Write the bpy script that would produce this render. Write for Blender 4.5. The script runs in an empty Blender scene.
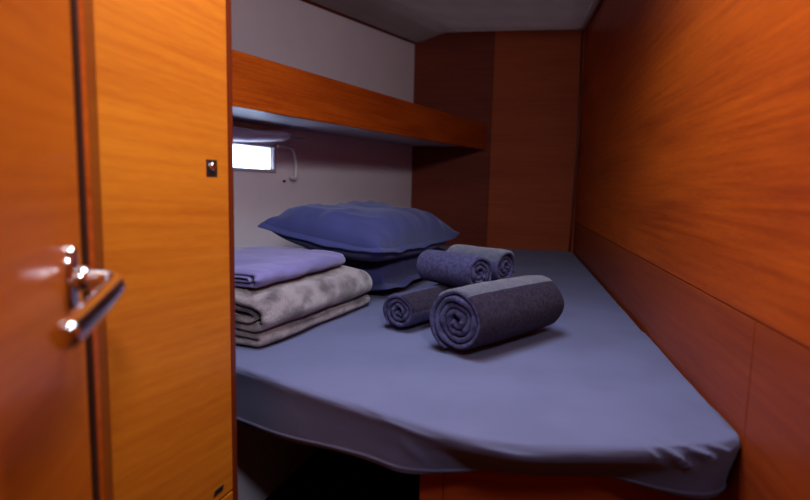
import bpy, bmesh, math, random
from math import sin, cos, pi, radians, exp, sqrt, atan2
from mathutils import Vector, Matrix, noise

random.seed(7)
S = bpy.context.scene
COL = S.collection

# ------------------------------------------------------------------ camera
cam = bpy.data.cameras.new('camera')
camo = bpy.data.objects.new('camera', cam)
COL.objects.link(camo)
T, R = radians(6.55), radians(1.3)
fw = Vector((0, cos(T), -sin(T)))
u0 = Vector((0, sin(T), cos(T)))
r0 = Vector((1, 0, 0))
rt = cos(R) * r0 + sin(R) * u0
up = -sin(R) * r0 + cos(R) * u0
m = Matrix((rt, up, -fw)).transposed().to_4x4()
m.translation = Vector((0, 0, .95))
camo.matrix_world = m
cam.sensor_width = 36
cam.sensor_fit = 'HORIZONTAL'
cam.lens = 36 * 540 / 810
cam.clip_start = .02
cam.dof.use_dof = True
cam.dof.focus_distance = 1.35
cam.dof.aperture_fstop = 2.6
S.camera = camo

# ------------------------------------------------------------------ world, light, exposure
W = bpy.data.worlds.new('sky'); S.world = W
W.use_nodes = True
bg = W.node_tree.nodes['Background']
bg.inputs[0].default_value = (.62, .76, 1, 1)
bg.inputs[1].default_value = 9.0

def area(name, loc, target, sx, sy, power, col, spread=pi):
    l = bpy.data.lights.new(name, 'AREA'); l.shape = 'RECTANGLE'
    l.size, l.size_y, l.energy, l.color, l.spread = sx, sy, power, col, spread
    o = bpy.data.objects.new(name, l); COL.objects.link(o)
    o.location = loc
    o.rotation_euler = (Vector(target) - Vector(loc)).to_track_quat('-Z', 'Y').to_euler()
    return o

area('hatch_daylight', (.06, .90, 1.735), (.06, .91, .6), .40, .40, 9.0, (.70, .80, 1.0), radians(150))
area('ceiling_lamp', (.02, .50, 1.640), (.02, .52, .6), .14, .14, 3.5, (1.0, .86, .70), radians(150))
area('doorway_fill', (.22, -.41, 1.50), (-.35, 2.3, .90), .20, .34, 13.5, (.88, .86, 1.0), radians(84))  # added unseen fill light, narrowed and aimed at the hull; no doorway opening built

S.view_settings.view_transform = 'Standard'
S.view_settings.look = 'None'
S.view_settings.gamma = 1
S.view_settings.use_curve_mapping = False
S.view_settings.exposure = 0.0

# ------------------------------------------------------------------ helpers
def link(name, me, mat=None, parent=None, kind=None, smooth=False):
    o = bpy.data.objects.new(name, me)
    COL.objects.link(o)
    if mat:
        for mm in (mat if isinstance(mat, (list, tuple)) else [mat]):
            me.materials.append(mm)
    if parent: o.parent = parent
    if kind: o['kind'] = kind
    if smooth:
        for p in me.polygons: p.use_smooth = True
    return o

def tag(o, label, cat, group=None):
    o['label'] = label; o['category'] = cat
    if group: o['group'] = group
    return o

def box_uv(me):
    """UVs in metres: u along the face's own horizontal, v up."""
    uv = me.uv_layers.new(name='metres')
    for p in me.polygons:
        n = p.normal
        if abs(n.z) > .8:
            a, b = Vector((1, 0, 0)), Vector((0, 1, 0))
        else:
            a = Vector((-n.y, n.x, 0)).normalized(); b = Vector((0, 0, 1))
        for li in p.loop_indices:
            co = me.vertices[me.loops[li].vertex_index].co
            uv.data[li].uv = (co.dot(a), co.dot(b))

def from_bm(name, bm, mat=None, parent=None, kind=None, smooth=False, uv=True):
    bmesh.ops.recalc_face_normals(bm, faces=bm.faces[:])
    me = bpy.data.meshes.new(name); bm.to_mesh(me); bm.free()
    if uv: box_uv(me)
    return link(name, me, mat, parent, kind, smooth)

def prism(bm, poly, z0, z1, bev=0.0):
    """upright prism over a plan polygon; z0 / z1 numbers or per-corner lists"""
    n = len(poly)
    zz0 = z0 if isinstance(z0, (list, tuple)) else [z0] * n
    zz1 = z1 if isinstance(z1, (list, tuple)) else [z1] * n
    a = [bm.verts.new((p[0], p[1], zz0[i])) for i, p in enumerate(poly)]
    b = [bm.verts.new((p[0], p[1], zz1[i])) for i, p in enumerate(poly)]
    fs = [bm.faces.new(a[::-1]), bm.faces.new(b)]
    for i in range(n):
        fs.append(bm.faces.new((a[i], a[(i + 1) % n], b[(i + 1) % n], b[i])))
    bmesh.ops.recalc_face_normals(bm, faces=fs)
    if bev:
        es = list({e for f in fs for e in f.edges})
        bmesh.ops.bevel(bm, geom=es, offset=bev, segments=2, affect='EDGES', profile=.6)

def slab(bm, p, q, z0, z1, th, bev=0.0, z0b=None, z1b=None):
    """wall-like slab whose face runs in plan from p to q; th > 0 grows to the left of p->q"""
    p, q = Vector(p[:2]), Vector(q[:2])
    d = (q - p).normalized(); nrm = Vector((-d.y, d.x)) * th
    za, zb = z0, z0 if z0b is None else z0b
    ya, yb = z1, z1 if z1b is None else z1b
    prism(bm, [p, q, q + nrm, p + nrm], [za, zb, zb, za], [ya, yb, yb, ya], bev)

def block(bm, org, ax, ay, az, bev=0.0, seg=2):
    """parallelepiped from a corner and three edge vectors"""
    o, x, y, z = Vector(org), Vector(ax), Vector(ay), Vector(az)
    vs = [bm.verts.new(o + x * i + y * j + z * k) for k in (0, 1) for j in (0, 1) for i in (0, 1)]
    fs = [bm.faces.new([vs[i] for i in f]) for f in
          ((0, 2, 3, 1), (4, 5, 7, 6), (0, 1, 5, 4), (2, 6, 7, 3), (0, 4, 6, 2), (1, 3, 7, 5))]
    bmesh.ops.recalc_face_normals(bm, faces=fs)
    if bev:
        es = list({e for f in fs for e in f.edges})
        bmesh.ops.bevel(bm, geom=es, offset=bev, segments=seg, affect='EDGES', profile=.5)

def grid_mesh(name, rows, mat, parent=None, closed_u=False, closed_v=False, caps=False, kind=None, smooth=True, fmat=None):
    """rows: list of lists of points"""
    nv, nu = len(rows), len(rows[0])
    verts = [tuple(p) for r in rows for p in r]
    faces, mi = [], []
    for j in range(nv if closed_v else nv - 1):
        for i in range(nu if closed_u else nu - 1):
            j2, i2 = (j + 1) % nv, (i + 1) % nu
            faces.append((j * nu + i, j * nu + i2, j2 * nu + i2, j2 * nu + i))
            if fmat: mi.append(fmat(i, j))
    if caps:
        faces.append(tuple(range(nu))[::-1]); faces.append(tuple((nv - 1) * nu + i for i in range(nu)))
        if fmat: mi += [0, 0]
    me = bpy.data.meshes.new(name)
    me.from_pydata(verts, [], faces)
    if fmat: me.polygons.foreach_set('material_index', mi)
    bm = bmesh.new(); bm.from_mesh(me)
    bmesh.ops.remove_doubles(bm, verts=bm.verts[:], dist=1e-6)
    bmesh.ops.recalc_face_normals(bm, faces=bm.faces[:])
    bm.to_mesh(me); bm.free()
    return link(name, me, mat, parent, kind, smooth)

def catmull(pts, n):
    pts = [Vector(p) for p in pts]
    P = [pts[0] * 2 - pts[1]] + pts + [pts[-1] * 2 - pts[-2]]
    out = []
    for i in range(1, len(P) - 2):
        a, b, c, d = P[i - 1], P[i], P[i + 1], P[i + 2]
        for k in range(n):
            t = k / n
            out.append(.5 * ((2 * b) + (c - a) * t + (2 * a - 5 * b + 4 * c - d) * t * t + (3 * b - a - 3 * c + d) * t ** 3))
    out.append(pts[-1].copy())
    return out

def tube(name, pts, rad, mat, parent=None, seg=20, flat=None, smooth=True, uv=False):
    """tube along a path; rad number or list; flat = (vector, factor) squeezes along a direction"""
    pts = [Vector(p) for p in pts]
    n = len(pts)
    rr = rad if isinstance(rad, (list, tuple)) else [rad] * n
    rows = []
    up_ = None
    for i, p in enumerate(pts):
        t = (pts[min(i + 1, n - 1)] - pts[max(i - 1, 0)]).normalized()
        if up_ is None:
            up_ = Vector((0, 0, 1)) if abs(t.z) < .9 else Vector((1, 0, 0))
        a = t.cross(up_).normalized(); b = a.cross(t).normalized(); up_ = b
        rows.append([p + (a * cos(2 * pi * k / seg) + b * sin(2 * pi * k / seg)) * rr[i] for k in range(seg)])
    return grid_mesh(name, rows, mat, parent, closed_u=True, caps=True, smooth=smooth)

def nz(x, y=0, z=0, s=1.0):
    return noise.noise(Vector((x * s, y * s, z * s)))

def smooth01(t):
    t = max(0, min(1, t)); return t * t * (3 - 2 * t)

# ------------------------------------------------------------------ materials
def new_mat(name):
    mt = bpy.data.materials.new(name); mt.use_nodes = True
    nt = mt.node_tree
    return mt, nt, nt.nodes['Principled BSDF'], nt.nodes, nt.links

def plain(name, col, rough=.5, metal=0.0, coat=0.0, bump=0.0, bscale=80, var=0.0, vscale=6):
    mt, nt, b, N, L = new_mat(name)
    b.inputs['Base Color'].default_value = (*col, 1)
    b.inputs['Roughness'].default_value = rough
    b.inputs['Metallic'].default_value = metal
    b.inputs['Coat Weight'].default_value = coat
    if rough >= 1: b.inputs['Specular IOR Level'].default_value = .05
    tc = N.new('ShaderNodeTexCoord')
    if var:
        no = N.new('ShaderNodeTexNoise'); no.inputs['Scale'].default_value = vscale; no.inputs['Detail'].default_value = 4
        L.new(tc.outputs['Object'], no.inputs['Vector'])
        cr = N.new('ShaderNodeValToRGB')
        cr.color_ramp.elements[0].position = .3; cr.color_ramp.elements[1].position = .7
        cr.color_ramp.elements[0].color = (*[c * (1 - var) for c in col], 1)
        cr.color_ramp.elements[1].color = (*[min(1, c * (1 + var)) for c in col], 1)
        L.new(no.outputs['Fac'], cr.inputs[0]); L.new(cr.outputs[0], b.inputs['Base Color'])
    if bump:
        nb = N.new('ShaderNodeTexNoise'); nb.inputs['Scale'].default_value = bscale; nb.inputs['Detail'].default_value = 3
        L.new(tc.outputs['Object'], nb.inputs['Vector'])
        bp = N.new('ShaderNodeBump'); bp.inputs['Strength'].default_value = bump; bp.inputs['Distance'].default_value = .002
        L.new(nb.outputs['Fac'], bp.inputs['Height']); L.new(bp.outputs[0], b.inputs['Normal'])
    return mt

def wood(name, light, dark, rough=.3, coat=.25, along='u', slant=0.0, contrast=1.0):
    """lacquered veneer: broad bands, streaky figure and fine pores, all along the grain"""
    mt, nt, b, N, L = new_mat(name)
    tc = N.new('ShaderNodeTexCoord')
    mp0 = N.new('ShaderNodeMapping'); mp0.inputs['Rotation'].default_value = (0, 0, slant)
    L.new(tc.outputs['UV'], mp0.inputs['Vector'])
    def nse(su, sv, detail, dist=0.0):
        mp = N.new('ShaderNodeMapping')
        mp.inputs['Scale'].default_value = (su, sv, 1) if along == 'u' else (sv, su, 1)
        L.new(mp0.outputs[0], mp.inputs['Vector'])
        no = N.new('ShaderNodeTexNoise'); no.inputs['Scale'].default_value = 1
        no.inputs['Detail'].default_value = detail; no.inputs['Distortion'].default_value = dist
        L.new(mp.outputs[0], no.inputs['Vector'])
        return no.outputs['Fac']
    broad = nse(1.1, 8, 2, .25); streak = nse(3.5, 90, 4, .15); pores = nse(30, 620, 2)
    def mad(x, k, y=None):
        mu = N.new('ShaderNodeMath'); mu.operation = 'MULTIPLY_ADD'
        L.new(x, mu.inputs[0]); mu.inputs[1].default_value = k
        if y is None: mu.inputs[2].default_value = 0
        else: L.new(y, mu.inputs[2])
        return mu.outputs[0]
    v = mad(pores, .26, mad(streak, .38, mad(broad, .36)))
    cr = N.new('ShaderNodeValToRGB')
    e = cr.color_ramp.elements
    h = .17 / contrast
    e[0].position, e[1].position = .5 - h, .5 + h
    e[0].color, e[1].color = (*dark, 1), (*light, 1)
    L.new(v, cr.inputs[0]); L.new(cr.outputs[0], b.inputs['Base Color'])
    b.inputs['Roughness'].default_value = rough
    b.inputs['Coat Weight'].default_value = coat
    b.inputs['Coat Roughness'].default_value = .12
    b.inputs['Specular IOR Level'].default_value = .14
    bp = N.new('ShaderNodeBump'); bp.inputs['Strength'].default_value = .06; bp.inputs['Distance'].default_value = .001
    L.new(v, bp.inputs['Height']); L.new(bp.outputs[0], b.inputs['Normal'])
    return mt

def cloth(name, col, var=.12, rough=.9, weave=900, bump=.25, sheen=.3, mottle=None, mscale=(30, 30, 30), mpos=(.38, .62), pile=0.0, pilescale=350, sheen_tint=(1, 1, 1)):
    mt, nt, b, N, L = new_mat(name)
    tc = N.new('ShaderNodeTexCoord')
    mp = N.new('ShaderNodeMapping'); mp.inputs['Scale'].default_value = mscale
    L.new(tc.outputs['Object'], mp.inputs['Vector'])
    no = N.new('ShaderNodeTexNoise'); no.inputs['Scale'].default_value = 1; no.inputs['Detail'].default_value = 5
    L.new(mp.outputs[0], no.inputs['Vector'])
    cr = N.new('ShaderNodeValToRGB')
    cr.color_ramp.elements[0].position, cr.color_ramp.elements[1].position = mpos
    c0 = mottle if mottle else [c * (1 - var) for c in col]
    cr.color_ramp.elements[0].color = (*c0, 1)
    cr.color_ramp.elements[1].color = (*[min(1, c * (1 + (0 if mottle else var))) for c in col], 1)
    L.new(no.outputs['Fac'], cr.inputs[0])
    L.new(cr.outputs[0], b.inputs['Base Color'])
    b.inputs['Roughness'].default_value = rough
    b.inputs['Specular IOR Level'].default_value = .15
    b.inputs['Sheen Weight'].default_value = sheen
    b.inputs['Sheen Roughness'].default_value = .45
    b.inputs['Sheen Tint'].default_value = (*sheen_tint, 1)
    nb = N.new('ShaderNodeTexNoise'); nb.inputs['Scale'].default_value = weave; nb.inputs['Detail'].default_value = 2
    L.new(tc.outputs['Object'], nb.inputs['Vector'])
    bp = N.new('ShaderNodeBump'); bp.inputs['Strength'].default_value = bump; bp.inputs['Distance'].default_value = .001
    L.new(nb.outputs['Fac'], bp.inputs['Height'])
    last = bp
    if pile:
        vo = N.new('ShaderNodeTexNoise'); vo.inputs['Scale'].default_value = pilescale; vo.inputs['Detail'].default_value = 2
        L.new(tc.outputs['Object'], vo.inputs['Vector'])
        b2 = N.new('ShaderNodeBump'); b2.inputs['Strength'].default_value = pile; b2.inputs['Distance'].default_value = .004
        L.new(vo.outputs['Fac'], b2.inputs['Height']); L.new(bp.outputs[0], b2.inputs['Normal']); last = b2
    L.new(last.outputs[0], b.inputs['Normal'])
    return mt

M = dict(
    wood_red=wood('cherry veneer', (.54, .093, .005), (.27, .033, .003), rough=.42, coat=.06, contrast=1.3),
    wood_low=wood('darker cherry veneer of the lower panels', (.36, .062, .010), (.19, .026, .005), rough=.42, coat=.06),  # the wall panels' own tone; on the bunk front it paints in shade
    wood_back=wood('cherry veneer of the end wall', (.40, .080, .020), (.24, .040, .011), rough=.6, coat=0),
    wood_back_dark=wood('dark cherry veneer of the end wall', (.20, .036, .014), (.11, .017, .008), rough=.6, coat=0),
    wood_amber=wood('honey veneer of the locker', (.60, .185, .012), (.40, .088, .006), rough=.45, coat=.04, slant=.05, contrast=1.05),
    wood_door=wood('cherry veneer of the cabin door', (.50, .115, .009), (.33, .060, .005), rough=.3, coat=.18),
    wood_edge=wood('solid cherry edging', (.16, .024, .006), (.08, .011, .004), rough=.3, along='v'),
    wood_dark=wood('dark sole boards', (.030, .016, .010), (.018, .010, .007), rough=.5, coat=0),
    gap=plain('dark gap', (.010, .006, .005), 1.0),
    vinyl=plain('off white hull liner', (.80, .70, .71), .75, bump=.25, bscale=260, var=.03, vscale=5),
    vinyl_grey=plain('grey white locker liner', (.86, .82, .92), .6, bump=.1, bscale=200),
    headliner=plain('headliner', (.095, .056, .051), .8, bump=.2, bscale=300),
    white_trim=plain('pale plastic trim', (.62, .55, .52), .45),
    seal=plain('brown door seal', (.040, .013, .007), 1.0),
    chrome=plain('chrome', (.80, .80, .83), .08, metal=1.0),
    satin=plain('satin metal', (.62, .62, .66), .3, metal=1.0),
    blackp=plain('black plastic', (.018, .013, .013), .3, coat=.4),
    greyp=plain('grey plastic', (.42, .40, .46), .5),
    sheet=cloth('blue grey sheet', (.112, .119, .220), var=.06, mscale=(7, 7, 7), weave=1400, bump=.25, sheen=.08),
    pillow=cloth('navy pillowcase', (.043, .048, .150), var=.10, mscale=(9, 9, 9), weave=1500, bump=.2, sheen=.2, sheen_tint=(.8, .85, 1)),
    terry=cloth('slate terry', (.047, .044, .118), var=.3, mscale=(120, 120, 120), weave=1500, bump=.6, sheen=.08, pile=.9, pilescale=420),
    terry_dark=cloth('plum grey terry', (.023, .015, .034), var=.35, mscale=(120, 120, 120), weave=1500, bump=.6, sheen=.04, pile=.9, pilescale=420),
    terry_pale=cloth('pale slate terry border', (.050, .055, .092), var=.25, mscale=(90, 90, 90), weave=1500, bump=.5, sheen=.4, pile=.6, pilescale=520),
    plush=cloth('mottled grey plush', (.255, .208, .225), mottle=(.075, .054, .066), mscale=(26, 15, 30), mpos=(.38, .60), weave=900, bump=.5, sheen=.5, pile=.8, pilescale=300),
    lilac=cloth('lilac blue cover', (.175, .150, .345), var=.10, mscale=(12, 12, 12), weave=1300, bump=.3, sheen=.25, pile=.3, pilescale=260),
)
def glass_mat():
    mt, nt, b, N, L = new_mat('clear acrylic')
    N.remove(b)
    out = N['Material Output']
    tr = N.new('ShaderNodeBsdfTransparent'); tr.inputs[0].default_value = (.95, .97, 1, 1)
    gl = N.new('ShaderNodeBsdfGlossy'); gl.inputs['Roughness'].default_value = .03
    mx = N.new('ShaderNodeMixShader')
    mx.inputs[0].default_value = .05; L.new(tr.outputs[0], mx.inputs[1]); L.new(gl.outputs[0], mx.inputs[2])
    L.new(mx.outputs[0], out.inputs['Surface'])
    return mt
M['glass'] = glass_mat()

# ------------------------------------------------------------------ setting
# plan: right wall runs along dR, hull side along dH, end wall between them
dR = Vector((.205, 1)).normalized(); dH = Vector((.53, 1)).normalized()
BR = Vector((.972, 3.110)); BL = Vector((.030, 3.301))
def right_at(y): return Vector((BR.x - .205 * (BR.y - y), y))
def hull_at(y): return Vector((BL.x - .53 * (BL.y - y), y))
def ceil_z(x, y):
    base = 1.856 - .075 * (3.2 - max(y, 1.45))
    d = (x - hull_at(y).x) * .883
    return base - .062 * (1 - smooth01(d / .22))
Y0 = -.45

bm = bmesh.new()
prism(bm, [(-2.2, Y0 - .1), (.5, Y0 - .1), (1.15, 3.2), (.0, 3.45)], -.03, 0)
from_bm('floor', bm, M['wood_dark'], kind='structure')

# headliner: ruled surface with the opening of the deck hatch left free, 2 cm thick
HX0, HX1, HY0, HY1 = -.16, .28, .70, 1.14
ys = [Y0, 0, .35, HY0, HY1, 1.3, 1.5, 1.8, 2.1, 2.4, 2.7, 3.0, 3.2, 3.4]
bm = bmesh.new()
def crow(y):
    xl, xr = hull_at(y).x - .04, right_at(y).x + .04
    xs = [xl, xl + .06, xl + .11, xl + .16, xl + .21, xl + .30]
    a0, a1 = xs[-1], xr
    if y < 1.3:
        xs += [a0 + (HX0 - a0) * .5, HX0, HX1, (HX1 + a1) / 2, a1]
    else:
        xs += [a0 + (a1 - a0) * t for t in (.25, .45, .65, .85, 1)]
    return xs
rows = []
for y in ys:
    rows.append([bm.verts.new((x, y, ceil_z(x, y))) for x in crow(y)])
for j in range(len(ys) - 1):
    for i in range(len(rows[0]) - 1):
        if ys[j] == HY0 and i == 7: continue
        bm.faces.new((rows[j][i], rows[j][i + 1], rows[j + 1][i + 1], rows[j + 1][i]))
bmesh.ops.solidify(bm, geom=bm.faces[:], thickness=-.02)
ceiling = from_bm('ceiling', bm, M['headliner'], kind='structure')

# deck hatch above the foot of the bunk: frame and acrylic lid over the opening
hz = ceil_z(.06, .92)
bm = bmesh.new()
for a, b, c, d in ((HX0 - .03, HX1 + .03, HY0 - .03, HY0), (HX0 - .03, HX1 + .03, HY1, HY1 + .03),
                   (HX0 - .03, HX0, HY0, HY1), (HX1, HX1 + .03, HY0, HY1)):
    block(bm, (a, c, hz - .012), (b - a, 0, 0), (0, d - c, 0), (0, 0, .10), .004)
hatch = from_bm('window_2', bm, M['white_tr' + 'im'], kind='structure')
bm = bmesh.new(); block(bm, (HX0 - .02, HY0 - .02, hz + .09), (HX1 - HX0 + .04, 0, 0), (0, HY1 - HY0 + .04, 0), (0, 0, .008))
from_bm('pane', bm, M['greyp'], hatch)

# right wall: upper veneer panel over two lower panels, dark gaps between
SEAM = .780
wr = bmesh.new()
slab(wr, BR + dR * .10 + Vector((.006, 0)), right_at(Y0) + Vector((.006, 0)), -.02, 1.95, .03)
wall_right = from_bm('wall_right', wr, M['gap'], kind='structure')
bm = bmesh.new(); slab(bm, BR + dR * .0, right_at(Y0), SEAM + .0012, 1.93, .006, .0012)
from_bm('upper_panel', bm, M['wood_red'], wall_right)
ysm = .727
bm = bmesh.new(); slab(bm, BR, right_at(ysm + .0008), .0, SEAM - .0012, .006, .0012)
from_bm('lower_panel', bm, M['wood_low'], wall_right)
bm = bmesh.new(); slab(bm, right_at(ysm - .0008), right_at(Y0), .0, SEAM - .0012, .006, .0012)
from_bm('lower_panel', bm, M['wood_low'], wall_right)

# end wall
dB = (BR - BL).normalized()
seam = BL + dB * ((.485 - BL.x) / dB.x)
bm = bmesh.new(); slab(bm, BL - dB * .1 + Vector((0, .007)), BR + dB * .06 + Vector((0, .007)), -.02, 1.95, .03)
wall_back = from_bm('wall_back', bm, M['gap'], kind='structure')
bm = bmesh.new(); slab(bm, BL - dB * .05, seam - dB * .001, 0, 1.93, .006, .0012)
from_bm('veneer_panel', bm, M['wood_back_dark'], wall_back)  # panel by the hull in the darker veneer
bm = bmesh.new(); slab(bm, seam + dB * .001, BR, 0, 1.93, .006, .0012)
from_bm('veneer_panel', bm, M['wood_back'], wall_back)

# corner bead between end wall and right wall, slightly bowed, and the pale ceiling mouldings
cb = [(BR.x - .024 + .010 * sin(pi * t), BR.y - .018, .60 + 1.28 * t) for t in [i / 16 for i in range(17)]]
tube('trim_1', cb, .006, M['wood_edge'], seg=10)['kind'] = 'structure'
def cmould(name, pts, rad):
    o = tube(name, pts, rad, M['white_trim'], seg=12); o['kind'] = 'structure'; return o
p0, p1 = BL + dB * .20, BR - dB * .01
cmould('trim_2', [(p0.x + (p1.x - p0.x) * t, p0.y + (p1.y - p0.y) * t - .012, ceil_z(p0.x + (p1.x - p0.x) * t, p0.y + (p1.y - p0.y) * t) - .002) for t in [i / 12 for i in range(13)]], .0065)
pr = []
for i in range(25):
    y = 3.09 - i * .06
    x = right_at(y).x - .018
    pr.append((x, y, ceil_z(x, y) - .004))
cmould('trim_3', pr, .014)

# hull side: liner with the portlight opening, above and below the shelf
hz_top = 1.95
wy0, wy1, wz0, wz1 = 1.80, 2.215, 1.012, 1.098
bm = bmesh.new()
def hp(y): return hull_at(y)
for ya, yb, za, zb in ((Y0 - .1, wy0, -.02, hz_top), (wy1, 3.36, -.02, hz_top), (wy0, wy1, -.02, wz0), (wy0, wy1, wz1, hz_top)):
    slab(bm, hp(ya), hp(yb), za, zb, .045)
wall_left = from_bm('wall_left', bm, M['vinyl'], kind='structure')
bm = bmesh.new()
slab(bm, (-.408 - .14, 1.54 - .43), (-.283 + .30, 1.923 + .92), 0, .488, .02)
from_bm('lower_liner', bm, M['vinyl_grey'], wall_left)
# dark wooden fillet where the liner meets the headliner
pts = []
for i in range(22):
    y = 1.2 + i * .0995
    p = hull_at(y); x = p.x + .006
    pts.append((x, y, ceil_z(x, y) - .004))
tube('trim_4', pts, .007, M['wood_edge'], seg=10)['kind'] = 'structure'

# end of the cabin behind the viewpoint
bm = bmesh.new(); slab(bm, (.6, Y0), (-2.3, Y0), -.02, 1.95, -.04)
bm2 = from_bm('wall_front', bm, M['wood_back'], kind='structure')

# ------------------------------------------------------------------ portlight
wn = Vector((dH.y, -dH.x, 0))            # into the cabin
d3 = Vector((dH.x, dH.y, 0)); zz = Vector((0, 0, 1))
def hw(y, z, off=0.0):
    p = hull_at(y); return Vector((p.x, p.y, z)) + wn * off
wl = (hull_at(wy1) - hull_at(wy0)).length
bm = bmesh.new()
fwid = .012
block(bm, hw(wy0, wz0 - fwid) - d3 * fwid + wn * .001, d3 * (wl + 2 * fwid), wn * .008, zz * fwid, .002)
block(bm, hw(wy0, wz1) - d3 * fwid + wn * .001, d3 * (wl + 2 * fwid), wn * .008, zz * fwid, .002)
block(bm, hw(wy0, wz0) - d3 * fwid + wn * .001, d3 * fwid, wn * .008, zz * (wz1 - wz0), .002)
block(bm, hw(wy1, wz0) + wn * .001, d3 * fwid, wn * .008, zz * (wz1 - wz0), .002)
window = from_bm('window_1', bm, M['greyp'], kind='structure')
# inner lip standing in the opening close to its aft end
bm = bmesh.new(); block(bm, hw(wy1, wz0, -.02) - d3 * .022, d3 * .006, wn * .03, zz * (wz1 - wz0), .001)
from_bm('frame_post', bm, M['satin'], window)
bm = bmesh.new(); block(bm, hw(wy0, wz0, -.036), d3 * wl, wn * .005, zz * (wz1 - wz0))
from_bm('pane', bm, M['glass'], window)
# roller of grey fabric tucked up above the portlight
rows = []
for i in range(25):
    t = i / 24
    c = hw(wy0 - .02, 0) + d3 * (wl + .05) * t
    sag = -.012 * sin(pi * min(1, t * 1.05)) + .010 * t
    ring = []
    for k in range(18):
        a = 2 * pi * k / 18
        ring.append(c + wn * (.040 + .034 * cos(a)) + zz * (1.136 + sag + (.029 - .010 * t) * sin(a) + .006 * cos(a)))
    rows.append(ring)
blind = grid_mesh('window_blind', rows, M['vinyl_grey'], closed_u=True, caps=True)
tag(blind, 'rolled pale grey blind tucked under the shelf above the portlight', 'blind')
tube('pull_bar', [hw(2.20, 1.150, .05), hw(2.27, 1.142, .055), hw(2.33, 1.145, .06)], .004, M['satin'], blind, seg=10)
# hooked stay of the portlight hanging down on its aft side
hk = catmull([hw(2.225, 1.105, .012), hw(2.262, 1.108, .022), hw(2.300, 1.100, .026), hw(2.315, 1.06, .026), hw(2.318, 1.00, .026), hw(2.308, .978, .026), hw(2.290, .985, .024)], 6)
tube('window_stay', hk, .0075, M['white_trim'], window, seg=12)
bm = bmesh.new(); block(bm, hw(2.268, .962, .001), d3 * .010, wn * .010, zz * .010, .002)
from_bm('stay_catch', bm, M['blackp'], window)

# ------------------------------------------------------------------ shelf along the hull side
FE = Vector((.464, 3.2155))
def fas_at(y): return Vector((FE.x - .53 * (FE.y - y), y))
shelf = bpy.data.objects.new('shelf', None); COL.objects.link(shelf)
sy0 = 1.12
bm = bmesh.new()
slab(bm, fas_at(sy0), fas_at(FE.y - .001), 1.150, 1.296, .020, .002, z0b=1.182, z1b=1.326)
from_bm('fascia_board', bm, M['wood_red'], shelf)
bm = bmesh.new()
a, b = fas_at(sy0), fas_at(FE.y - .006)
inn = Vector((-dH.y, dH.x))
ha, hb = hull_at(sy0 + .005), hull_at(3.285)
a2, b2 = a + inn * .022, b + inn * .022
prism(bm, [a2, b2, hb + Vector((.003, 0)), ha + Vector((.003, 0))], [1.168, 1.200, 1.200, 1.168], [1.186, 1.218, 1.218, 1.186])
from_bm('shelf_board', bm, M['greyp'], shelf)
tag(shelf, 'long shelf with a red-brown veneered fascia running along the pale hull side', 'shelf')

# ------------------------------------------------------------------ locker beside the bunk
CR = Vector((-.2786, .8795)); dC = Vector((.35, 1)).normalized(); nC = Vector((-dC.y, dC.x))
CL = CR - dC * ((.8795 - .640) / dC.y)
locker = bpy.data.objects.new('locker', None); locker.location = (0, 0, 0); COL.objects.link(locker)
bm = bmesh.new()
slab(bm, CL + nC * .019, CR + nC * .001, 0, 1.68, .34, .002)
from_bm('carcass', bm, M['wood_edge'], locker)
bm = bmesh.new()
slab(bm, CL + dC * .002, CR - dC * .0145, .435, 1.66, .018, .0015)
ldoor = from_bm('door', bm, M['wood_amber'], locker)
bm = bmesh.new()
slab(bm, CL + dC * .002, CR - dC * .0145, .02, .431, .018, .0015)
from_bm('lower_door', bm, M['wood_amber'], locker)
bm = bmesh.new(); slab(bm, CR - dC * .0125, CR, 0, 1.67, .0185, .0035)
from_bm('edge_strip', bm, M['wood_edge'], locker)
# flush push latch
c3 = Vector((dC.x, dC.y, 0)); n3 = Vector((dC.y, -dC.x, 0))
LP = Vector((-.3000, .8300, .9725))
bm = bmesh.new(); block(bm, LP - c3 * .0140 - zz * .0142 - n3 * .002, c3 * .0280, n3 * .006, zz * .0290, .0016)
latch = from_bm('push_latch', bm, M['blackp'], ldoor)
rows = []
for r_, h_ in ((.0062, 0), (.0062, .003), (.005, .0045), (.003, .0038), (.0001, .0036)):
    rows.append([LP + n3 * (.004 + h_) + c3 * (r_ * cos(2 * pi * k / 20)) + zz * (r_ * sin(2 * pi * k / 20) + .003) for k in range(20)])
grid_mesh('latch_button', rows, M['chrome'], ldoor, closed_u=True)
# small catch at the foot of the upper door
hb_ = Vector((-.2985, .8315, .447))
bm = bmesh.new(); block(bm, hb_ - c3 * .013 - n3 * .001, c3 * .024, n3 * .005, zz * .010 + c3 * .004, .0015)
ct = from_bm('catch', bm, M['blackp'], ldoor)
tag(locker, 'tall honey-coloured wooden locker with a small black push latch', 'locker')

# ------------------------------------------------------------------ door post and open cabin door
bm = bmesh.new()
prism(bm, [(-.3335, .566), (-.3365, .580), (-.3555, .632), (-.42, .66), (-.50, .60), (-.42, .566)], 0, 1.69, .002)
post = from_bm('trim_5', bm, M['wood_edge'], kind='structure')
bm = bmesh.new()
prism(bm, [(-.3318, .5635), (-.3340, .5765), (-.349, .575), (-.349, .560)], 0, 1.69, .0015)
from_bm('door_stop', bm, M['wood_red'], post)

bm = bmesh.new()
prism(bm, [(-.3295, .5495), (-.3306, .5600), (-.365, .5600), (-.365, .5495)], 0, 1.69)
from_bm('door_seal', bm, M['seal'], post)

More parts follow.
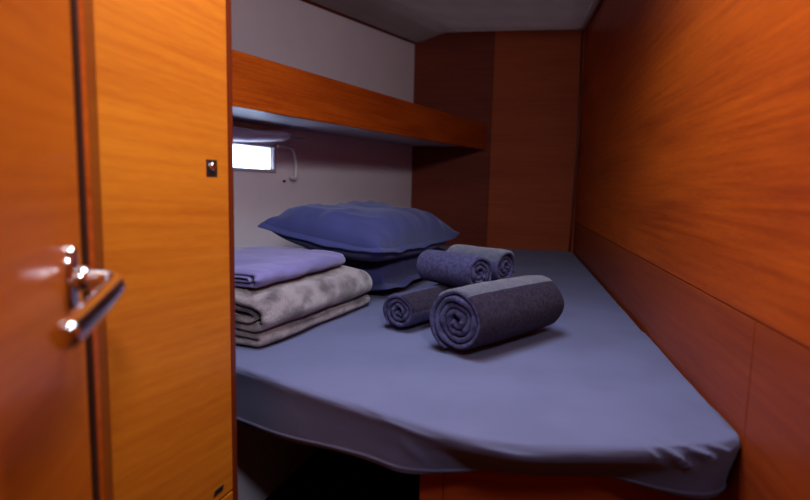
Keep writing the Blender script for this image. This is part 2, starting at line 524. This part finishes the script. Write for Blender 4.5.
dD = Vector((.26, -1)).normalized()          # from the free edge towards the hinge
DF = Vector((-.3265, .541))
nD = Vector((-dD.y, dD.x))                     # into the cabin (+x)
if nD.x < 0: nD = -nD
DH = DF + dD * .62
bm = bmesh.new()
prism(bm, [DF, DH, DH - nD * .024, DF - nD * .024], .02, 1.66, .002)
door = from_bm('door_1', bm, M['wood_door'], kind='structure')
d3d = Vector((dD.x, dD.y, 0)); n3d = Vector((nD.x, nD.y, 0))
HM = Vector((DF.x, DF.y, .857)) + d3d * .036
# lever: out of the door, round a bend and back towards the hinge
P = [HM + n3d * .004, HM + n3d * .018, HM + n3d * .030 + d3d * .001, HM + n3d * .0385 + d3d * .006 - zz * .002, HM + n3d * .042 + d3d * .018 - zz * .005,
     HM + n3d * .042 + d3d * .045 - zz * .009, HM + n3d * .041 + d3d * .090 - zz * .014, HM + n3d * .040 + d3d * .142 - zz * .018]
pp = catmull(P, 8)
n_ = len(pp)
rad = [.0088 + .0020 * smooth01((i / n_ - .35) / .5) for i in range(n_)]
# rounded nose
tip = pp[-1]; td = (pp[-1] - pp[-2]).normalized()
for k in (1, 2, 3, 4):
    a = k / 4 * pi / 2
    pp.append(tip + td * (.005 * sin(a))); rad.append(.0108 * (.55 + .45 * cos(a)))
lever = tube('door_handle', pp, rad, M['chrome'], door, seg=24)
rows = []
for r_, h_ in ((1, 0), (1, .003), (.93, .0055), (.80, .0065), (.30, .0070), (.001, .007)):
    ring = []
    for k in range(40):
        a = 2 * pi * k / 40
        ring.append(HM - zz * .002 + n3d * h_ + d3d * (.0165 * r_ * cos(a)) + zz * (.034 * r_ * sin(a)))
    rows.append(ring)
grid_mesh('backplate', rows, M['chrome'], lever, closed_u=True)
rows = []
for r_, h_ in ((.0125, .006), (.0125, .012), (.0105, .016), (.0085, .017)):
    rows.append([HM + n3d * h_ + d3d * (r_ * cos(2 * pi * k / 28)) + zz * (r_ * sin(2 * pi * k / 28)) for k in range(28)])
grid_mesh('collar', rows, M['chrome'], lever, closed_u=True)

# ------------------------------------------------------------------ bunk base and mattress
ZT = .610
bunk = bpy.data.objects.new('bunk_base', None); COL.objects.link(bunk)
bx0 = Vector((.034, .868)); bx1 = right_at(.815) - Vector((.004, 0))
bm = bmesh.new()
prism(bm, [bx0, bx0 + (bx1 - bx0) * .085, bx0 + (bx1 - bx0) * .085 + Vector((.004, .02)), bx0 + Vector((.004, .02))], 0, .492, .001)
from_bm('front_stile', bm, M['wood_low'], bunk)  # darker wood here stands for shade below the mattress
bm = bmesh.new()
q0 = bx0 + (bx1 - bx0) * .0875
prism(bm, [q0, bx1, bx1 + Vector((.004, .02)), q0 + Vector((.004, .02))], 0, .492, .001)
from_bm('front_panel', bm, M['wood_low'], bunk)  # shade under the mattress put into the colour by the darker wood
bm = bmesh.new()
s0 = bx0 + Vector((.004, .022)); s1 = s0 + dR * 2.05
prism(bm, [s0, s0 + Vector((.018, 0)), s1 + Vector((.018, 0)), s1], 0, .492)
from_bm('side_panel', bm, M['gap'], bunk)
bm = bmesh.new()
prism(bm, [(-.27, 1.09), (.05, .892), bx1 + Vector((0, .10)), right_at(3.05) - Vector((.006, 0)), (.12, 3.22), hull_at(3.2) + Vector((.01, 0)), hull_at(1.5) + Vector((.01, 0)), (-.62, 1.28)], .492, .512, .001)
from_bm('bunk_board', bm, M['wood_dark'], bunk)
tag(bunk, 'red-brown wooden bunk front under the foot of the mattress', 'bunk base')

# plan outline of the mattress top, anticlockwise from behind the locker along the foot
def rw(y): p = right_at(y); return (p.x - .004, y)
front = [(-.60, 1.170), (-.45, 1.085), (-.315, .988), (-.184, .893), (-.052, .806), (.037, .747), (.107, .711), (.186, .692), (.345, .695), (.430, .711)]
corner = [(.472, .727), (.494, .752), (.5075, .79)]
right = [rw(.86), rw(1.1), rw(1.5), rw(2.0), rw(2.5), rw(3.0)]
back = [(.935, 3.085), (.5, 3.178), (.085, 3.262)]
left = [(.028, 3.22), (hull_at(2.8).x + .012, 2.8), (hull_at(2.2).x + .012, 2.2), (hull_at(1.7).x + .012, 1.7), (-.83, 1.55), (-.78, 1.36)]
ctrl = front + corner + right + back + left
dense = []
nC_ = len(ctrl)
for i in range(nC_):
    p = Vector(ctrl[i]); q = Vector(ctrl[(i + 1) % nC_])
    pm = Vector(ctrl[i - 1]); qn = Vector(ctrl[(i + 2) % nC_])
    step = .0035 if i < 13 else .012
    n = max(2, int((q - p).length / step))
    for k in range(n):
        t = k / n
        # gentle curve only along the foot, straight elsewhere
        if i < 13:
            dense.append(.5 * ((2 * p) + (q - pm) * t + (2 * pm - 5 * p + 4 * q - qn) * t * t + (3 * p - pm - 3 * q + qn) * t ** 3))
        else:
            dense.append(p.lerp(q, t))
N_ = len(dense)
nrmls = []
for i in range(N_):
    t = dense[(i + 3) % N_] - dense[i - 3]
    nrmls.append(Vector((t.y, -t.x)).normalized())     # outward for anticlockwise order
cen = Vector((.05, 1.75))

# creases pulled into the corner by the elastic: (start, end, height, width)
creases = [((.335, .606), (.374, .568), .007, .0024), ((.350, .612), (.418, .562), .016, .0040),
           ((.385, .610), (.455, .578), .013, .0040), ((.420, .610), (.470, .590), .006, .003),
           ((.10, .600), (.200, .592), .003, .004), ((-.03, .600), (.08, .592), .003, .004),
           ((.00, .570), (.060, .530), .006, .006), ((.045, .555), (.10, .535), .006, .005)]
def crease(p):
    h = 0
    for a, b, hh, w in creases:
        a, b = Vector(a), Vector(b)
        q = Vector((p.x, p.z)); ab = b - a; t = max(0, min(1, (q - a).dot(ab) / ab.length_squared))
        d = (q - (a + ab * t)).length
        if d < 4 * w: h += hh * exp(-(d / w) ** 2) * sin(pi * min(1, .12 + .86 * t))
    return h
def undul(x, y):
    return .0022 * nz(x, y, 3.1, 3.0) + .0009 * nz(x * .6, y, 9.2, 11.0) + .0012 * (1 - abs(nz(x * .5 + y * .3, y, 2.2, 8.0))) ** 8
rows = []
for s in [0, .06, .12, .18, .24, .30, .36, .42, .48, .54, .60, .66, .72, .77, .81, .85, .88, .905, .925, .945, .96, .968]:
    r_ = []
    for p in dense:
        q = cen + (p - cen) * s
        r_.append(Vector((q.x, q.y, ZT + undul(q.x, q.y) * (1 - .3 * s))))
    rows.append(r_)
rr_ = .014
prof = []
for k in range(0, 9):
    a = k / 8 * pi / 2
    prof.append((-.006 + .010 * sin(a), -rr_ + rr_ * cos(a)))
low = [(.001, -.021), (-.004, -.030), (-.010, -.039), (-.016, -.048), (-.022, -.057), (-.028, -.067), (-.033, -.078), (-.037, -.087), (-.042, -.0935), (-.060, -.097), (-.09, -.0975)]
for k, (off, dz) in enumerate(prof + low):
    r_ = []
    for i, p in enumerate(dense):
        nr = nrmls[i]
        f = smooth01((p.x + .02) / .14) * (1 - .93 * smooth01((p.x - .30) / .15)) if p.y < 1.0 else 0
        fr = 1.0 if p.y < 1.3 else 0.0
        tuck = (.25 + 2.0 * f) if off < 0 and k > 8 else 1
        o = off * tuck if fr else min(off, -.002) - .004
        if off < -.05: o = -.042 * tuck + (off + .042)
        if p.y < 1.3 and p.x < .47 and k > 3:
            o += .0030 * nz(p.x, p.y, k * .02, 7.0) + .0012 * nz(p.x, p.y, k * .05, 22.0)
        q = p + nr * o
        # keep clear of the wooden wall
        lim = right_at(q.y).x - .003
        z = ZT + dz + undul(p.x, p.y) * (1 if dz > -.03 else .4)
        v = Vector((q.x, q.y, z))
        if p.y < .95:
            h = crease(v)
            v += Vector((nr.x, nr.y, .35)) * h
        v.x = min(v.x, lim)
        g = smooth01((-.03 - p.x) / .27) if p.y < 1.2 else 0
        if dz < -.02 and off > -.05: v.z -= .024 * g * smooth01((-.02 - dz) / .07)
        v.z = max(v.z, .5125 - (.024 * g if off > -.05 else 0))
        r_.append(v)
    rows.append(r_)
mat_o = grid_mesh('mattress', rows, M['sheet'], closed_u=True)
tag(mat_o, 'mattress in a plain blue-grey fitted sheet filling the bunk', 'mattress')
# elastic hem of the sheet under the foot end
hem = []
for i, p in enumerate(dense):
    if p.y < 1.12 and p.x < .50 and i % 3 == 0 and i < N_ * .6:
        v = rows[-4][i]
        hem.append(Vector((v.x, v.y, v.z + .002)))
tube('sheet_hem', hem, .003, M['sheet'], mat_o, seg=8)

# ------------------------------------------------------------------ pillows
def pillow(name, c, U, V, a, b, z_rim, top, bot, floor_fn, seed, flange=.022, droop=0.0, tilt=0.0, full=.42, n=60):
    """c plan centre; U, V plan axes; top / bot crown heights above / below the rim"""
    U, V = Vector(U).normalized(), Vector(V).normalized()
    def outline(u, v):
        cu = 1 - .055 * (1 - v * v) * abs(u) ** 3
        cv = 1 - .075 * (1 - u * u) * abs(v) ** 3
        return c + U * (u * a * cu) + V * (v * b * cv)
    def prof(u, v):
        fu = max(0.0, 1 - abs(u) ** 3.0); fv = max(0.0, 1 - abs(v) ** 3.2)
        return (fu * fv) ** full
    def rim(u, v):
        q = outline(u, v)
        return z_rim + tilt * u + .008 * nz(q.x, q.y, seed, 4) - droop * (1 - prof(u * .9, v * .9)) ** 2 + .018 * (abs(u * v)) ** 6
    us = [sin(pi / 2 * (-1 + 2 * i / n)) * .5 + (-1 + 2 * i / n) * .5 for i in range(n + 1)]
    def wr(q, u, v):
        g = (1 - u * u) * (1 - v * v)
        e = (1 - g) * 1.0
        w = .010 * nz(q.x, q.y, seed, 5) + .005 * nz(q.x * 1.7 + .5 * q.y, q.y * .6, seed + 5, 14)
        # gathers running in from the seams
        w += .008 * e * nz(q.dot(U) * 24 / 10, 0, seed + 2, 10) * abs(v) ** 2
        w += .008 * e * nz(q.dot(V) * 24 / 10, 4, seed + 2, 10) * abs(u) ** 2
        rg = 1 - abs(nz(q.x * .8 + q.y * .5, q.y - q.x * .4, seed + 9, 7))
        w += .007 * rg ** 6 - .003
        return w * min(1, prof(u, v) * 1.6)
    rows = []
    for j in range(n + 1):
        r_ = []
        for i in range(n + 1):
            u, v = us[i], us[j]; q = outline(u, v); z = rim(u, v) + top * prof(u, v) + wr(q, u, v)
            r_.append(Vector((q.x, q.y, max(z, floor_fn(q.x, q.y) + .006))))
        rows.append(r_)
    top_rows = rows
    bot_rows = []
    for j in range(n + 1):
        r_ = []
        for i in range(n + 1):
            u, v = us[i], us[j]; q = outline(u, v); z = rim(u, v) - bot * prof(u, v)
            z = max(z, floor_fn(q.x, q.y))
            if prof(u, v) <= 0: z = top_rows[j][i].z
            r_.append(Vector((q.x, q.y, min(z, top_rows[j][i].z))))
        bot_rows.append(r_)
    verts, faces = [], []
    for rws in (top_rows, bot_rows):
        off = len(verts)
        for r_ in rws: verts += [tuple(p) for p in r_]
        for j in range(n):
            for i in range(n):
                k = off + j * (n + 1) + i
                f = (k, k + 1, k + n + 2, k + n + 1)
                faces.append(f if rws is top_rows else f[::-1])
    me = bpy.data.meshes.new(name); me.from_pydata(verts, [], faces)
    bm = bmesh.new(); bm.from_mesh(me); bmesh.ops.remove_doubles(bm, verts=bm.verts[:], dist=1e-5)
    bmesh.ops.recalc_face_normals(bm, faces=bm.faces[:]); bm.to_mesh(me); bm.free()
    o = link(name, me, M['pillow'], smooth=True)
    # flat flange sewn round the case
    per = [(u, -1) for u in us[:-1]] + [(1, v) for v in us[:-1]] + [(-u, 1) for u in us[:-1]] + [(-1, -v) for v in us[:-1]]
    rings = []
    for w, dz in ((-.010, .0026), (.3, .0026), (.7, .0024), (.97, .0018), (1.0, 0), (.97, -.0018), (.7, -.0024), (.3, -.0026), (-.010, -.0026)):
        ring = []
        for k, (u, v) in enumerate(per):
            q = outline(u, v); d = (q - c)
            ou = U * (1 if u == 1 else -1 if u == -1 else 0) + V * (1 if v == 1 else -1 if v == -1 else 0)
            if abs(u) == 1 and abs(v) == 1: ou = U * u + V * v
            else:
                # blend near corners so the flange mitres
                ou = U * (abs(u) ** 30 * (1 if u > 0 else -1)) + V * (abs(v) ** 30 * (1 if v > 0 else -1))
            q2 = q + ou * flange * w
            z = rim(u, v) + dz + (.008 * nz(q.x * 1.2, q.y * 1.2, seed + 3, 12) - .010) * max(0, w)
            z = max(z, floor_fn(q2.x, q2.y) + .004 + dz)
            ring.append(Vector((q2.x, q2.y, z)))
        rings.append(ring)
    grid_mesh('flange', rings, M['pillow'], o, closed_u=True)
    return o, outline, prof, rim

bed_z = lambda x, y: ZT + .003
Up, Vp = Vector((-.917, .40)), Vector((.40, .917))
Vp = (Vp - Up.normalized() * Vp.dot(Up.normalized()))
LPC, LPA, LPB = Vector((-.120, 2.010)), .210, .335
lowp, lo_out, lo_prof, lo_rim = pillow('pillow', LPC, Up, Vp, LPA, LPB, .646, .108, .035, bed_z, 1.3, droop=.008, full=.29)
tag(lowp, 'navy pillow lying flat on the sheet beneath another pillow', 'pillow')
def lower_top(x, y):
    d = Vector((x, y)) - LPC
    u, v = d.dot(Up.normalized()) / LPA, d.dot(Vp.normalized()) / LPB
    if abs(u) >= 1 or abs(v) >= 1: return ZT
    return .646 + .108 * ((1 - abs(u) ** 3.0) * (1 - abs(v) ** 3.2)) ** .29 + .020
upp, *_ = pillow('pillow', Vector((-.1205, 1.889)), Up, Vp, .200, .338, .797, .093, .070, lower_top, 4.7, droop=.018, tilt=.026, full=.40, flange=.012)
tag(upp, 'plump navy pillow lying on top of the other pillow', 'pillow')

# ------------------------------------------------------------------ folded covers in front of the pillows
def fold_ribbon(path, th, n_arc=10):
    """closed outline around an open centre-line path (2-D), thickness th, rounded tips"""
    pts = [Vector(p) for p in path]
    L_, R_ = [], []
    for i, p in enumerate(pts):
        t = (pts[min(i + 1, len(pts) - 1)] - pts[max(i - 1, 0)]).normalized()
        nn = Vector((-t.y, t.x)) * th / 2
        L_.append(p + nn); R_.append(p - nn)
    return L_ + R_[::-1]

def u_path(w0, w1, z0, z1, n=14, m_=12):
    """from the open end along the bottom, round the fold at w1, back along the top"""
    r = (z1 - z0) / 2
    pts = [Vector((w0 + (w1 - r - w0) * i / m_, z0)) for i in range(m_ + 1)]
    for k in range(1, n):
        a = -pi / 2 + pi * k / n
        pts.append(Vector((w1 - r + r * cos(a), (z0 + z1) / 2 + r * sin(a))))
    pts += [Vector((w1 - r - (w1 - r - w0) * i / m_, z1)) for i in range(m_ + 1)]
    return pts

def folded(name, org, along, length, width, folds, mat, seed, zb, bulge=.01, skew=0.0, endround=.03):
    """folds: list of (w1, z0, z1, thickness); w = 0 is the open side by the hull, larger w = towards the bed"""
    A = Vector((along[0], along[1])).normalized(); B = Vector((A.y, -A.x))   # B to the right of A
    o = None
    verts, faces = [], []
    ns = 46
    for fi, (w0, w1, z0, z1, th) in enumerate(folds):
        path = u_path(w0, w1, z0, z1)
        prof_ = fold_ribbon(path, th)
        npf = len(prof_)
        off = len(verts)
        for j in range(ns + 1):
            t = j / ns
            s = t * length
            e0 = min(1, s / endround); e1 = min(1, (length - s) / endround)
            e = sqrt(max(0, 1 - (1 - e0) ** 2)) * sqrt(max(0, 1 - (1 - e1) ** 2))
            sq = .55 + .45 * e
            for k, p in enumerate(prof_):
                mid = path[k] if k < len(path) else path[2 * len(path) - 1 - k]
                q = mid + (p - mid) * sq
                w = q.x + skew * (t - .5) + .010 * nz(t * 2.2, seed, fi * .4, 1.5) * (q.x / width) - .020 * (1 - e1) ** 2 * (q.x / width)
                w += .004 * nz(t * 7, q.y * 40, seed + fi, 1)
                zt = q.y / folds[1][3]
                z = q.y * (1 - .10 * (1 - e1) ** 2 - .04 * (1 - e0)) + zt * (.010 * min(0, nz(q.x * 8, s * 8, seed, 1)) + .004 * min(0, nz(q.x * 20, s * 20, seed + 2, 1)))
                z -= bulge * (max(0, (q.x - .6 * width) / (.4 * width))) ** 2 * zt
                # layers end unevenly at the near side
                ds = (.012 * nz(q.y * 60, seed + fi, 2.2, 1) + .006 * nz(k * .09, fi, seed, 1)) * (1 - t) - .014 * t * (1 - zt) * nz(q.y * 30, 1, seed)
                pos = Vector(org) + A * (s + ds) + B * (w - width)
                verts.append((pos.x, pos.y, max(zb + .0008, zb + z)))
        for j in range(ns):
            for k in range(npf):
                a = off + j * npf + k; b = off + j * npf + (k + 1) % npf
                faces.append((a, b, b + npf, a + npf))
        # end caps as strips across the ribbon
        np_ = len(path)
        for j in (0, ns):
            for k in range(np_ - 1):
                base = off + j * npf
                f = (base + k, base + k + 1, base + npf - 2 - k, base + npf - 1 - k)
                faces.append(f if j else f[::-1])
    me = bpy.data.meshes.new(name); me.from_pydata(verts, [], faces)
    bm = bmesh.new(); bm.from_mesh(me); bmesh.ops.recalc_face_normals(bm, faces=bm.faces[:]); bm.to_mesh(me); bm.free()
    return link(name, me, mat, smooth=True)

along = (.40, .917)
GH = .100
blanket = folded('blanket', (-.290, 1.078), along, .505, .34,
    [(0, .335, .0095, .0285, .0165), (0, .345, .0470, .1060, .018), (0, .318, .0640, .0890, .0125)], M['plush'], 2.0, ZT + .003, bulge=.012, endround=.05)
tag(blanket, 'folded mottled grey plush blanket lying on the sheet in front of the pillows', 'blanket')
cover = folded('bedspread', (-.298, 1.115), (.34, .94), .415, .30,
    [(0, .290, .0068, .0360, .011), (0, .272, .0165, .0265, .0065)], M['lilac'], 6.0, ZT + .003 + .1165, bulge=.004, endround=.012)
tag(cover, 'folded lilac-blue cover lying on top of the grey plush blanket', 'bedspread')

# ------------------------------------------------------------------ rolled towels
def towel(name, p, q, Rr, zc, mats, seed, band=None, pitch=.0125, th=.0105, squash=.93, phase=0.0, r0=.008, inner=0, edge_len=.004):
    """roll lying from plan point p (end facing the viewer) to q; spiral of one thick cloth"""
    p, q = Vector((p[0], p[1], zc)), Vector((q[0], q[1], zc))
    A = (q - p); Ln = A.length; A.normalize()
    H = A.cross(zz).normalized()      # horizontal, across the roll
    if H.y > 0: H = -H                # towards the viewer: angle 0
    turns = (Rr - th / 2 - r0) / pitch
    n = int(turns * 44)
    ns = 30
    lev = []
    for j in range(ns + 1):
        t = j / ns
        lev.append(t)
    # denser near the ends so the layers round over
    axial = [0, .0012, .0035, .008, .016, .03] + [.03 + (Ln - .06) * k / 20 for k in range(1, 20)] + [Ln - .03, Ln - .016, Ln - .008, Ln - .0035, Ln - .0012, Ln]
    def thick(s):
        d = min(s, Ln - s)
        return th * (.35 + .65 * sqrt(max(0, 1 - (1 - min(1, d / .0055)) ** 2)))
    rows = []
    for i in range(n + 1):
        tt = i / n
        ang = phase - (1 - tt) * turns * 2 * pi       # outer free end at `phase`
        r = r0 + (Rr - th / 2 - r0) * tt
        r *= 1 + .05 * nz(cos(ang) * 1.2 + tt, sin(ang) * 1.2, seed, 1)
        ends0 = .007 * nz(cos(ang) * .9 + tt * 5, sin(ang) * .9, seed, 1.6) + .010 * (1 - tt) * (.4 + nz(tt * 3, seed, 1))
        ends1 = .007 * nz(cos(ang) * .9 + tt * 5, sin(ang) * .9, seed + 7, 1.6) + .010 * (1 - tt) * (.4 + nz(tt * 3, seed + 4, 1))
        taper = min(1, tt * 30, (1 - tt) * 22 + .35)
        def ring(sgn):
            out = []
            for s in axial:
                k = s / Ln
                ss = s + ends0 * (1 - k) - ends1 * k
                rad_ = r + sgn * thick(s) / 2 * taper
                rad_ += .0016 * nz(cos(ang) * Rr * 30, sin(ang) * Rr * 30, s * 30 + seed, 1) + .0006 * nz(cos(ang) * Rr * 160, sin(ang) * Rr * 160, s * 160, 1)
                bul = 1 - .05 * (2 * k - 1) ** 4
                pos = p + A * ss + (H * cos(ang) * 1.03 + zz * (sin(ang) * squash)) * rad_ * bul
                out.append(pos)
            return out
        rows.append((ring(1), ring(-1), ang, tt))
    # closed strip around: outer ring, inner ring back
    grid = []
    angs = []
    for ro, ri, ang, tt in rows:
        grid.append(ro + ri[::-1]); angs.append((ang, tt))
    na = len(axial)
    zmin = ZT + .0025
    for r_ in grid:
        for v in r_:
            if v.z < zmin and zc < ZT + Rr * 1.2: v.z = zmin + (v.z - zmin) * .05
    def fm(i, j):
        if len(mats) > 2 and (i >= na or angs[min(j, len(angs) - 1)][1] < 1 - 1.02 / turns): return 2
        if band and i < na and angs[min(j, len(angs) - 1)][1] > 1 - 1.02 / turns:
            a = (angs[j][0]) % (2 * pi)
            if band[0] <= a <= band[1]: return 1
        return 0
    o = grid_mesh(name, grid, mats, closed_u=True, caps=True, fmat=fm)
    return o

tA = towel('towel', (.104, 1.066), (.328, 1.282), .0780, ZT + .0745, [M['terry_dark'], M['terry_pale'], M['terry']], 1.0, band=(radians(58), radians(128)), phase=radians(250), squash=.95, pitch=.0150, th=.0126)
tag(tA, 'largest rolled towel, plum grey with a pale band along its top', 'towel', 'rolled towels on the bed')
tB = towel('towel', (-.014, 1.250), (.180, 1.500), .0520, ZT + .0488, [M['terry'], M['terry_dark']], 2.0, band=(radians(-1), radians(75)), phase=radians(235), r0=.006, pitch=.0128, th=.0108)
tag(tB, 'small rolled slate towel on the sheet under the two crossing towels, next to the pillow', 'towel', 'rolled towels on the bed')
zC = ZT + .096 + .038
tC = towel('towel', (.188, 1.312), (.060, 1.436), .0535, zC, [M['terry']], 3.0, phase=radians(215), r0=.006, pitch=.0130, th=.0110)
tag(tC, 'upper rolled slate towel lying crosswise with its spiral end above the largest towel', 'towel', 'rolled towels on the bed')
tD = towel('towel', (.264, 1.392), (.134, 1.518), .053, zC + .006, [M['terry'], M['terry_pale']], 4.0, band=(radians(20), radians(160)), phase=radians(205), r0=.006, pitch=.0130, th=.0110)
tag(tD, 'rolled pale slate towel lying just behind the upper crosswise towel', 'towel', 'rolled towels on the bed')
